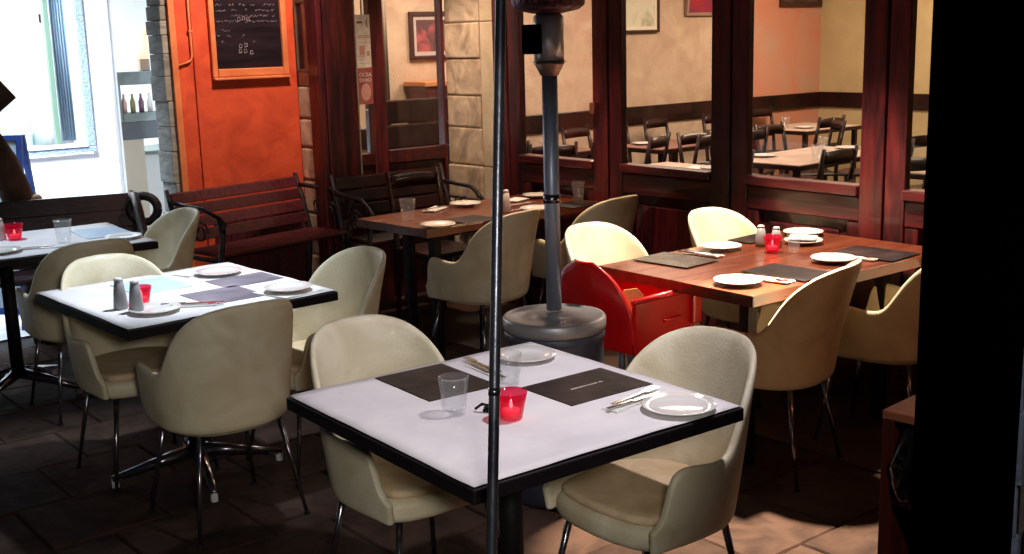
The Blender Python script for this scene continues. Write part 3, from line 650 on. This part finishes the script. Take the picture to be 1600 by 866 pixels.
def knife(x, y, rz, label, L=.20, z=Zt):
    t = thing('knife', label, 'knife', (x, y, z), R(rz), 'table knives')
    MB().prism([(-L/2, -.006), (-.01, -.005), (-.01, .005), (-L/2, .006)], .001, .007).build('handle', CUT, t, bevel=.002)
    MB().prism([(-.0095, -.006), (L*.42, -.008), (L*.5, .004), (-.0095, .006)], .002, .0045).build('blade', CUT, t, bevel=.0008)
def fork(x, y, rz, label, L=.19, z=Zt):
    t = thing('fork', label, 'fork', (x, y, z), R(rz), 'table forks')
    MB().prism([(-L/2, -.007), (L*.18, -.003), (L*.22, -.011), (L*.34, -.011), (L*.34, .011), (L*.22, .011), (L*.18, .003), (-L/2, .007)], .002, .005).build('handle', CUT, t, bevel=.001)
    for k in range(4): MB().box(L*.341, L*.5, -.011+k*.0062, -.011+k*.0062+.0034, .003, .0052).build('tine', CUT, t)
def napkin(x, y, wx, wy, rz, label, z=Zt):
    t = thing('napkin', label, 'napkin', (x, y, z), R(rz), 'folded paper napkins')
    MB().box(-wx/2, wx/2, -wy/2, wy/2, 0, .0016).build('lower_fold', NAP, t)
    MB().add([(-wx/2+.004, -wy/2+.003, .0018), (wx/2, -wy/2, .0018), (wx/2-.005, wy/2-.003, .0018), (-wx/2, wy/2, .0018), (-wx/2+.004, -wy/2+.003, .0042), (wx/2, -wy/2, .006), (wx/2-.005, wy/2-.003, .0034), (-wx/2, wy/2, .006)],
             [(0, 1, 2, 3), (4, 5, 6, 7), (0, 1, 5, 4), (1, 2, 6, 5), (2, 3, 7, 6), (3, 0, 4, 7)]).build('upper_fold', NAP, t)
ZN = Zt+.0065
# front table
placemat(-2.538, 1.775, .285, .222, -3, 'dark placemat at the left of the front table behind the tumbler')
placemat(-2.218, 2.045, .212, .285, -2, 'dark placemat with small pale lettering at the right of the front table', PMAT, True)
napkin(-2.035, 2.04, .055, .21, 8, 'napkin under the cutlery left of the bottom right plate on the front table')
plate(-1.912, 2.075, 'white plate at the right corner of the front table', .094)
plate(-2.545, 2.105, 'white plate at the back corner of the front table', .090)
fork(-2.05, 2.06, 98, 'fork on napkin beside the right plate of the front table', z=ZN); knife(-2.022, 2.03, 92, 'knife on napkin beside the right plate of the front table', z=ZN)
napkin(-2.52, 1.945, .19, .055, -6, 'napkin behind the left placemat on the front table')
fork(-2.56, 1.955, 174, 'fork lying behind the left placemat on the front table', z=ZN); knife(-2.51, 1.93, 172, 'knife lying behind the left placemat on the front table', z=ZN)
tumbler(-2.276, 1.645, 'clear tumbler left of the thin pole on the front table', 1.10)
tumbler(-2.362, 1.892, 'clear tumbler behind the red candle holder on the front table', 1.05)
votive(-2.148, 1.725, 'glowing red glass candle holder right of the thin pole', 1.08)
pk = thing('pepper_packet', 'small dark curled packet left of the red candle on the front table', 'packet', (-2.235, 1.705, Zt))
MB().tube([(-.02, -.01, .008), (-.005, .0, .022), (.012, .008, .02), (.016, .01, .008), (0, 0, .006)], .004, 6).build('loop', TOPD, pk, smooth=True)
MB().box(-.008, .014, .006, .03, 0, .014).build('body', TOPD, pk, bevel=.003)
# left table
placemat(-4.41, 1.73, .275, .225, 1, 'pale blue shiny card on the left table behind the shakers', BLUESHEET)
placemat(-4.03, 1.86, .25, .235, 2, 'lilac-grey placemat in the middle of the left table', PMATL)
placemat(-4.235, 2.05, .19, .255, 2, 'purplish placemat at the back right of the left table', PMATL)
shaker(-4.09, 1.487, 'grey shaker with white cap, left one of the pair on the left table', .115); shaker(-4.005, 1.512, 'grey shaker with white cap, right one of the pair on the left table', .115)
votive(-4.12, 1.578, 'dim red glass candle holder beside the grey shakers', 1.0)
plate(-3.955, 1.56, 'white plate in front of the grey shakers on the left table', .092)
plate(-4.43, 2.03, 'white plate at the back corner of the left table', .096)
napkin(-3.905, 2.068, .2, .2, 12, 'square napkin under the plate at the right corner of the left table')
plate(-3.905, 2.066, 'white plate on a napkin at the right corner of the left table', .092, ZN)
napkin(-3.945, 1.70, .17, .06, 60, 'napkin with cutlery beside the front plate of the left table')
fork(-3.93, 1.71, 60, 'fork beside the front plate of the left table', z=ZN); knife(-3.96, 1.69, 58, 'knife beside the front plate of the left table', z=ZN)
napkin(-4.52, 1.95, .10, .12, 20, 'small crumpled napkin left of the back plate on the left table')
# far left table
placemat(-5.92, 2.09, .34, .235, -4, 'blue placemat at the right end of the far left table', PMATB)
plate(-5.645, 2.10, 'white plate at the right end of the far left table', .09); plate(-5.69, 1.53, 'white plate at the left edge of the photo on the far left table', .092)
tumbler(-5.755, 1.845, 'clear tumbler on the far left table', 1.25)
votive(-6.05, 1.70, 'red glass candle holder on the far left table', 1.2)
shaker(-6.09, 1.645, 'pinkish white shaker beside the red candle on the far left table', .11, mat('pink_white_ceramic', (.62, .5, .48), .35))
fork(-5.72, 1.69, 75, 'fork on the far left table'); knife(-5.66, 1.71, 70, 'knife on the far left table')
# back table
plate(-5.255, 3.93, 'white plate at the far side of the back table', .09); plate(-4.75, 3.375, 'white plate at the near left corner of the back table', .09)
plate(-5.21, 4.42, 'white plate by the heater pole at the far end of the back table', .085); plate(-4.80, 4.07, 'white plate just behind the tub chair at the back table', .09)
tumbler(-5.047, 3.395, 'clear tumbler at the left end of the back table', 1.25); tumbler(-4.93, 4.50, 'clear tumbler at the right end of the back table', 1.15)
shaker(-4.88, 3.925, 'pinkish shaker by the thin pole on the back table', .12, MATS['pink_white_ceramic'])
placemat(-4.80, 3.63, .22, .22, 4, 'dark placemat left of the thin pole on the back table'); placemat(-4.80, 4.36, .2, .24, 4, 'dark placemat right of the heater pole on the back table')
napkin(-5.26, 3.72, .08, .18, 30, 'folded napkin beside the far plate on the back table'); fork(-5.26, 3.72, 110, 'fork on the napkin at the back table', z=ZN)
knife(-4.67, 3.50, 85, 'knife beside the near plate on the back table'); fork(-4.70, 3.52, 85, 'fork beside the near plate on the back table')
napkin(-5.2, 4.26, .1, .14, 20, 'napkin left of the heater pole on the back table')
# right table
placemat(-3.27, 3.525, .29, .215, 4, 'glossy grey placemat at the left end of the right table', PMATG)
placemat(-2.775, 3.635, .30, .21, 2, 'dark placemat at the front of the right table between two plates'); placemat(-2.765, 4.19, .30, .23, 4, 'dark placemat at the right end of the right table')
placemat(-3.36, 4.14, .13, .22, 3, 'small dark placemat behind the candle on the right table')
plate(-3.305, 3.853, 'white plate in front of the bright chair on the right table', .09); plate(-3.27, 4.385, 'white plate at the far corner of the right table', .092)
plate(-2.785, 3.345, 'white plate nearest on the right table, by its front corner', .092); plate(-2.79, 3.945, 'white plate on the right table between the two dark placemats', .092)
napkin(-3.27, 3.70, .18, .06, 4, 'napkin with cutlery beside the grey placemat'); knife(-3.27, 3.655, 5, 'knife beside the grey placemat', z=ZN); fork(-3.27, 3.70, 8, 'fork on the napkin beside the grey placemat', z=ZN)
napkin(-2.75, 3.475, .2, .07, 8, 'napkin beside the nearest plate of the right table'); knife(-2.75, 3.49, 8, 'knife beside the nearest plate of the right table', z=ZN); fork(-2.74, 3.46, 6, 'fork beside the nearest plate of the right table', z=ZN)
napkin(-2.76, 4.06, .18, .05, 8, 'napkin beside the plate near the black pillar'); fork(-2.76, 4.06, 8, 'fork on the napkin near the black pillar', z=ZN)
votive(-3.10, 3.945, 'bright red glass candle holder on the right table', 1.05)
shaker(-3.23, 4.03, 'white capped shaker behind the red candle on the right table', .09, GREYC); shaker(-3.17, 4.06, 'small grey shaker behind the red candle on the right table', .085, GREYC)
tumbler(-3.03, 4.0, 'clear tumbler right of the red candle on the right table', .9)
pl2 = plate(-3.13, 4.20, 'shallow dish with napkins in the middle of the right table', .085); napkin(-3.15, 4.22, .12, .12, 30, 'folded napkin lying on the shallow dish', Zt+.018)

# ================================================================ PATIO HEATER, POLE, HIGH CHAIR, CABINET
hx, hy = -3.097, 2.70
ht = thing('patio_heater', 'tall steel patio heater with round tank base between the tables', 'heater', (hx, hy, 0))
TANK = mat('blue_grey_tank', (.13, .15, .22), .42, .45, col2=(.07, .08, .13), scale=5, bump=.1)
MB().lathe([(.178, 0), (.182, .02), (.178, .03), (.178, .60), (.184, .605), (.184, .625), (.178, .63)], 48).build('tank_cover', TANK, ht, smooth='auto', bevel=.002)
MB().lathe([(.184, .631), (.188, .645), (.188, .672), (.183, .680), (.172, .682), (.165, .674), (.10, .675), (.034, .676), (.033, .690)], 48).build('lid', mat('lid_steel', (.52, .53, .58), .4, .45, col2=(.38, .39, .44), scale=5, bump=.1), ht, smooth=True)
MB().box(-.03, .03, -.181, -.174, .35, .37).build('door_handle', LEG, ht, bevel=.002)
MB().tube([(0, 0, .70), (0, 0, 1.572)], .0275, 20).build('pole', STEEL, ht, smooth=True)
MB().lathe([(.031, 1.09), (.031, 1.12)], 20).build('pole_collar', LEG, ht, smooth='auto'); MB().lathe([(.031, 1.535), (.05, 1.572), (.058, 1.584)], 24).build('neck', mat('coppery_metal', (.34, .22, .18), .4, .6), ht, smooth=True)  # neck in a coppery brown metal
MB().lathe([(.052, 1.585), (.052, 1.735), (.042, 1.745)], 32).build('control_housing', mat('polished_steel', (.78, .78, .84), .28, .35), ht, smooth='auto')
sw = MB().box(-.05, .02, -.082, -.045, 1.61, 1.71).build('switch_box', BLACK, ht, bevel=.006)
MB().lathe([(.05, 1.746), (.105, 1.757), (.125, 1.772), (.13, 1.81), (.10, 2.1), (.10, 2.12)], 32).build('emitter_mesh', mat('dark_burner', (.14, .03, .045), .4, .7, col2=(.02, .008, .012), scale=55, bump=1, bscale=55, lo=.45, hi=.55), ht, smooth=True)
MB().lathe([(.40, 2.13), (.36, 2.16), (.12, 2.24), (.02, 2.25)], 40).build('reflector', STEEL, ht, smooth=True)
pp = thing('parasol_pole', 'thin dark metal pole standing in front of the front table', 'pole', (0, 0, 0))
a = Vector((-1.761, 1.417, 1.738)); b = Vector((-1.626, 1.249, .713)); d = (a-b)
b0 = b-d*(.713/d.z)*.98; a1 = a+d*.9
MB().tube([b0, b, a, a1], .0105, 16).build('tube', mat('pole_metal', (.12, .13, .16), .3, .8, col2=(.05, .05, .07), scale=6, bump=.1), pp, smooth=True)
bb = MB().lathe([(.16, 0), (.16, .03), (.03, .05), (.02, .12)], 32).build('base', BLACK, pp, smooth='auto', loc=(b0.x, b0.y, 0))
u = d.normalized(); MB().tube([b+u*.30, b+u*.315], .0118, 16).build('collar', LEG, pp, smooth=True)

hc = thing('red_high_chair', 'red plastic child high chair pushed under the right table', 'high chair', (-3.20, 3.00, 0), R(2))
V = []; F = []; n = 20
def backprof(q):
    q = min(q, .985)      # half width at height fraction
    return .20 if q < .36 else .20*math.sqrt(max(0.0, 1-((q-.36)/.64)**2.0))
rows = [i/16 for i in range(17)]
for q in rows:
    z = .485+.345*q; hw = max(.03, backprof(q)); yy = -.07*q
    for k in range(9): s_ = -1+2*k/8; V.append((s_*hw, yy-.02*(1-s_*s_)+.02, z))
for i in range(16):
    for k in range(8): F.append((i*9+k, i*9+k+1, (i+1)*9+k+1, (i+1)*9+k))
o = MB().add(V, F).build('backrest', RED, hc, smooth=True); sm = o.modifiers.new('s', 'SOLIDIFY'); sm.thickness = .022; sm.offset = 0
bvm = o.modifiers.new('b', 'BEVEL'); bvm.width = .006; bvm.segments = 2; bvm.limit_method = 'ANGLE'
def wall(nm, p0, p1, z0, z1, th=.018, fl=0.0):
    p0 = Vector(p0); p1 = Vector(p1); dd = (p1-p0).normalized(); nn = Vector((dd.y, -dd.x))*th/2
    out = Vector((dd.y, -dd.x))*fl
    V = [(*(p0+nn), z0), (*(p1+nn), z0), (*(p1-nn), z0), (*(p0-nn), z0), (*(p0+nn+out), z1), (*(p1+nn+out), z1), (*(p1-nn+out), z1), (*(p0-nn+out), z1)]
    return MB().add(V, [(0, 1, 2, 3), (4, 5, 6, 7), (0, 1, 5, 4), (1, 2, 6, 5), (2, 3, 7, 6), (3, 0, 4, 7)]).build(nm, RED, hc, bevel=.006)
wall('side_panel', (.20, .0), (.19, .34), .48, .685); wall('side_panel', (-.20, .0), (-.19, .34), .48, .685)
wall('front_panel', (-.20, .345), (.20, .345), .52, .685)
MB().box(-.192, .192, .0, .335, .48, .515).build('seat', RED, hc, bevel=.01)
MB().box(.195, .215, .16, .26, .585, .598).build('grip_ridge', RED, hc, bevel=.004)
MB().box(.19, .222, .32, .375, .55, .688).build('corner_lug', RED, hc, bevel=.01)
MB().tube([(.20, .0, .688), (.195, .335, .688), (.185, .35, .688), (-.185, .35, .688), (-.195, .335, .688), (-.20, .0, .688)], .013, 10).build('rolled_rim', RED, hc, smooth=True)
for sx in (-1, 1):
    for y0, y1 in ((.02, -.06), (.32, .40)):
        MB().tube([(sx*.17, y0, .485), (sx*.23, y1, 0)], .015, 12).build('leg', STEEL, hc, smooth=True)
np_ = thing('yellow_card', 'small yellow patterned card standing inside the red high chair', 'card', (-3.045, 3.045, .545), R(55))
MB().add([(-.04, -.006, 0), (.04, -.006, 0), (.045, .0, .16), (.02, .0, .185), (-.03, .0, .18), (-.045, .0, .15), (-.04, .0, 0), (.04, .0, 0), (.045, .006, .16), (.02, .006, .185), (-.03, .006, .18), (-.045, .006, .15)],
         [(0, 1, 2, 3, 4, 5), (6, 7, 8, 9, 10, 11), (0, 1, 7, 6), (1, 2, 8, 7), (2, 3, 9, 8), (3, 4, 10, 9), (4, 5, 11, 10), (5, 0, 6, 11)]).build('card_sheet', mat('yellow_print', (.8, .55, .2), .6, col2=(.75, .35, .1), scale=40), np_)

sc_ = thing('side_cabinet', 'reddish wooden side cabinet with orange-brown top beside the black pillar', 'cabinet', (-1.57, 2.44, 0), R(5))
CABR = mat('oxblood_wood', (.16, .02, .012), .45, col2=(.09, .012, .008), scale=5, stretch=(5, 5, .6), bump=.2)
MB().box(.0, .42, .0, .17, .718, .74).build('cabinet_top', mat('orange_brown_top', (.62, .17, .07), .45, col2=(.48, .12, .05), scale=9, bump=.2), sc_, bevel=.003)
MB().box(.0, .03, .002, .168, 0, .716).build('side_panel', CABR, sc_, bevel=.003); MB().box(.031, .40, .15, .168, 0, .716).build('back_panel', CABR, sc_)
MB().box(.031, .40, .004, .149,   .50, .515).build('shelf', CABR, sc_)
bgm = mat('black_plastic_film', (.004, .004, .005), .12, coat=.6, bump=1, bscale=9)
bag = thing('black_plastic_bag', 'crumpled shiny black plastic bag inside the side cabinet', 'bag', (-1.50, 2.46, .516))
V = []; F = []; n = 18
for i in range(n+1):
    q = i/n; r = .042*math.sin(PI*(.12+.83*q))**.6*(1-.35*q)
    for k in range(24):
        t_ = 2*PI*k/24; rr = r*(1+.28*noise.noise((math.cos(t_)*2.2, math.sin(t_)*2.2, q*5)))
        V.append((rr*math.cos(t_)*1.2, rr*math.sin(t_), .19*q))
for i in range(n):
    for k in range(24): F.append((i*24+k, i*24+(k+1) % 24, (i+1)*24+(k+1) % 24, (i+1)*24+k))
F.append(tuple(range(24)))
MB().add(V, F).build('film', bgm, bag, smooth=True)

# ================================================================ DINING ROOM FURNITURE
def wood_chair(label, loc, rz, g='dark wooden chairs in the dining room'):
    t = thing('wooden_chair', label, 'chair', loc, rz, g)
    MB().box(-.19, .2, -.19, .19, .425, .455).build('seat', DWOOD, t, bevel=.012)
    for sx, sy in ((1, -1), (1, 1)): MB().tube([(sx*.17, sy*.165, .425), (sx*.18, sy*.17, 0)], .016, 8).build('leg', DWOOD, t, smooth=True)
    for sy in (-1, 1): MB().tube([(-.21, sy*.17, 0), (-.18, sy*.175, .44), (-.20, sy*.18, .65), (-.25, sy*.18, .90)], [.016, .018, .017, .014], 8).build('back_post', DWOOD, t, smooth=True)
    for z, hh, x in ((.80, .085, -.232), (.60, .055, -.198)):
        V = []; F = []
        for i in range(9):
            y = -.17+.34*i/8; bx = x-.02*(1-(y/.17)**2)
            for dx in (-.009, .009):
                for zz in (z, z+hh*(.85+.15*(1-(y/.17)**2))): V.append((bx+dx, y, zz))
        for i in range(8):
            a = i*4; b = a+4; F += [(a, a+1, b+1, b), (a+2, b+2, b+3, a+3), (a+1, a+3, b+3, b+1), (a, b, b+2, a+2)]
        F += [(0, 1, 3, 2), (32, 34, 35, 33)]
        MB().add(V, F).build('back_rail', DWOOD, t, smooth='auto')
    MB().tube([(.175, -.17, .2), (.175, .17, .2)], .009, 6).build('stretcher', DWOOD, t)
    return t
wc = wood_chair('dark red wooden chair at the far end of the back table near the stone pier', (-5.60, 3.98, 0), R(0), 'dark wooden chairs')
for x, y, a, lb in [
    (-6.55, 6.55, 200, 'dining room chair left of the heater pole in the first pane'), (-6.7, 5.75, 160, 'dining room chair at the left edge of the first pane'),
    (-6.35, 6.95, 190, 'dining room chair at the right of the first pane'),
    (-7.35, 7.35, 0, 'dining room chair with backrest against the wall in the second pane'), (-7.45, 8.05, 10, 'dining room chair by the wall at the right of the second pane'),
    (-6.6, 8.9, 180, 'tall backed dining room chair in front of the far table'), (-7.35, 8.75, 0, 'dining room chair behind the far table against the orange wall'),
    (-4.85, 6.55, 180, 'dining room chair nearest the third pane, in front of the set table'), (-4.8, 7.15, 176, 'dining room chair second in front of the set table'),
    (-4.9, 8.05, 250, 'dining room chair at the right end of the set table'), (-6.1, 8.0, 0, 'dining room chair behind the set table'), (-6.05, 7.0, 0, 'dining room chair behind the left end of the set table'),
    (-4.2, 6.5, 150, 'dining room chair in the fourth pane'), (-6.35, 7.5, 180, 'dining room chair backing on to the second pane beside the brown table'), (-6.3, 6.3, 90, 'dining room chair by the sill in the second pane'), (-5.2, 5.9, 180, 'dining room chair at the small table near the sill'), (-7.0, 5.9, 100, 'dining room chair low in the first pane'), (-5.9, 8.7, 200, 'dining room chair between the set table and the far table'), (-6.7, 8.15, 20, 'dining room chair between the brown table and the orange wall'), (-3.6, 7.1, 200, 'dining room chair deep in the fourth pane'), (-5.0, 7.75, 175, 'dining room chair third in front of the set table'), (-7.3, 6.9, 10, 'dining room chair against the wall between the first and second panes'), (-6.15, 7.55, 5, 'dining room chair behind the middle of the set table'), (-7.5, 9.6, 0, 'dining room chair pushed against the orange plaster panel'), (-6.25, 8.45, 230, 'dining room chair turned aside before the far table')]:
    dup(wc, (x, y, 0), R(a), lb, 'dark wooden chairs in the dining room')
LT = mat('pale_table_paper', (.55, .42, .34), .8, col2=(.42, .30, .23), scale=3)
def dtable(label, loc, rz, wx, wy, mt=LT):
    t = thing('dining_table', label, 'table', loc, rz, 'tables in the dining room')
    MB().box(-wx/2, wx/2, -wy/2, wy/2, .70, .735).build('tabletop', DWOOD, t, bevel=.004)
    MB().box(-wx/2+.01, wx/2-.01, -wy/2+.01, wy/2-.01, .7355, .739).build('paper_top', mt, t)
    for sx in (-1, 1):
        for sy in (-1, 1): MB().box(sx*(wx/2-.06)-.02, sx*(wx/2-.06)+.02, sy*(wy/2-.06)-.02, sy*(wy/2-.06)+.02, 0, .70).build('leg', DWOOD, t)
DARKT = mat('dim_table_paper', (.30, .15, .11), .5, col2=(.2, .09, .07), scale=4)
dtable('far dining room table by the orange wall', (-7.05, 9.45, 0), 0, .7, .9)
dtable('long dining room table with pale paper in the third pane', (-5.4, 7.3, 0), R(2), .72, 1.3)
dtable('brownish dining room table in the second pane', (-6.9, 7.35, 0), 0, .6, .8, DARKT)
dtable('small dining room table close behind the second pane', (-5.65, 5.95, 0), 0, .6, .75)
dtable('dining room table in the first pane', (-7.35, 6.35, 0), 0, .6, .7, DARKT)
dtable('dining room table in the fourth pane', (-4.0, 7.2, 0), 0, .7, .9)
G2 = 'plates on the dining room tables'
for x, y, lb in [(-6.8, 7.62, 'plate at the right of the brown dining room table'), (-7.05, 7.2, 'plate at the left of the brown dining room table'), (-5.6, 7.0, 'plate at the left of the long pale dining room table'),
                 (-5.3, 7.55, 'plate at the right of the long pale dining room table'), (-7.3, 6.4, 'plate on the dining room table in the first pane'), (-5.5, 5.85, 'plate on the small dining room table'), (-6.95, 9.3, 'plate on the far dining room table'), (-4.0, 7.1, 'plate on the dining room table in the fourth pane')]:
    plate(x, y, lb, .10, .7395, G2)
for x, y, s_, lb in [(-5.1, 6.98, 1.3, 'tumbler at the near edge of the long pale dining room table'), (-7.1, 9.2, 1.2, 'tumbler on the far dining room table'), (-7.1, 6.95, 1.2, 'tumbler on the brown dining room table')]:
    tumbler(x, y, lb, s_, .7395)
tumbler(-5.5, 7.6, 'tumbler at the far right of the long pale dining room table', 1.2, .7395); tumbler(-6.75, 7.15, 'second tumbler on the brown dining room table', 1.2, .7395); tumbler(-7.2, 6.2, 'tumbler on the table in the first dining room pane', 1.2, .7395)
plate(-5.35, 6.15, 'plate beside the crumpled napkin on the small dining room table', .1, .7395, G2); plate(-5.45, 7.85, 'plate at the right end of the long pale dining room table', .1, .7395, G2)
napkin(-5.45, 6.15, .2, .16, 20, 'crumpled pale napkin on the small dining room table', .7395)
napkin(-5.2, 7.25, .12, .2, 10, 'folded napkin on the long pale dining room table', .7395)
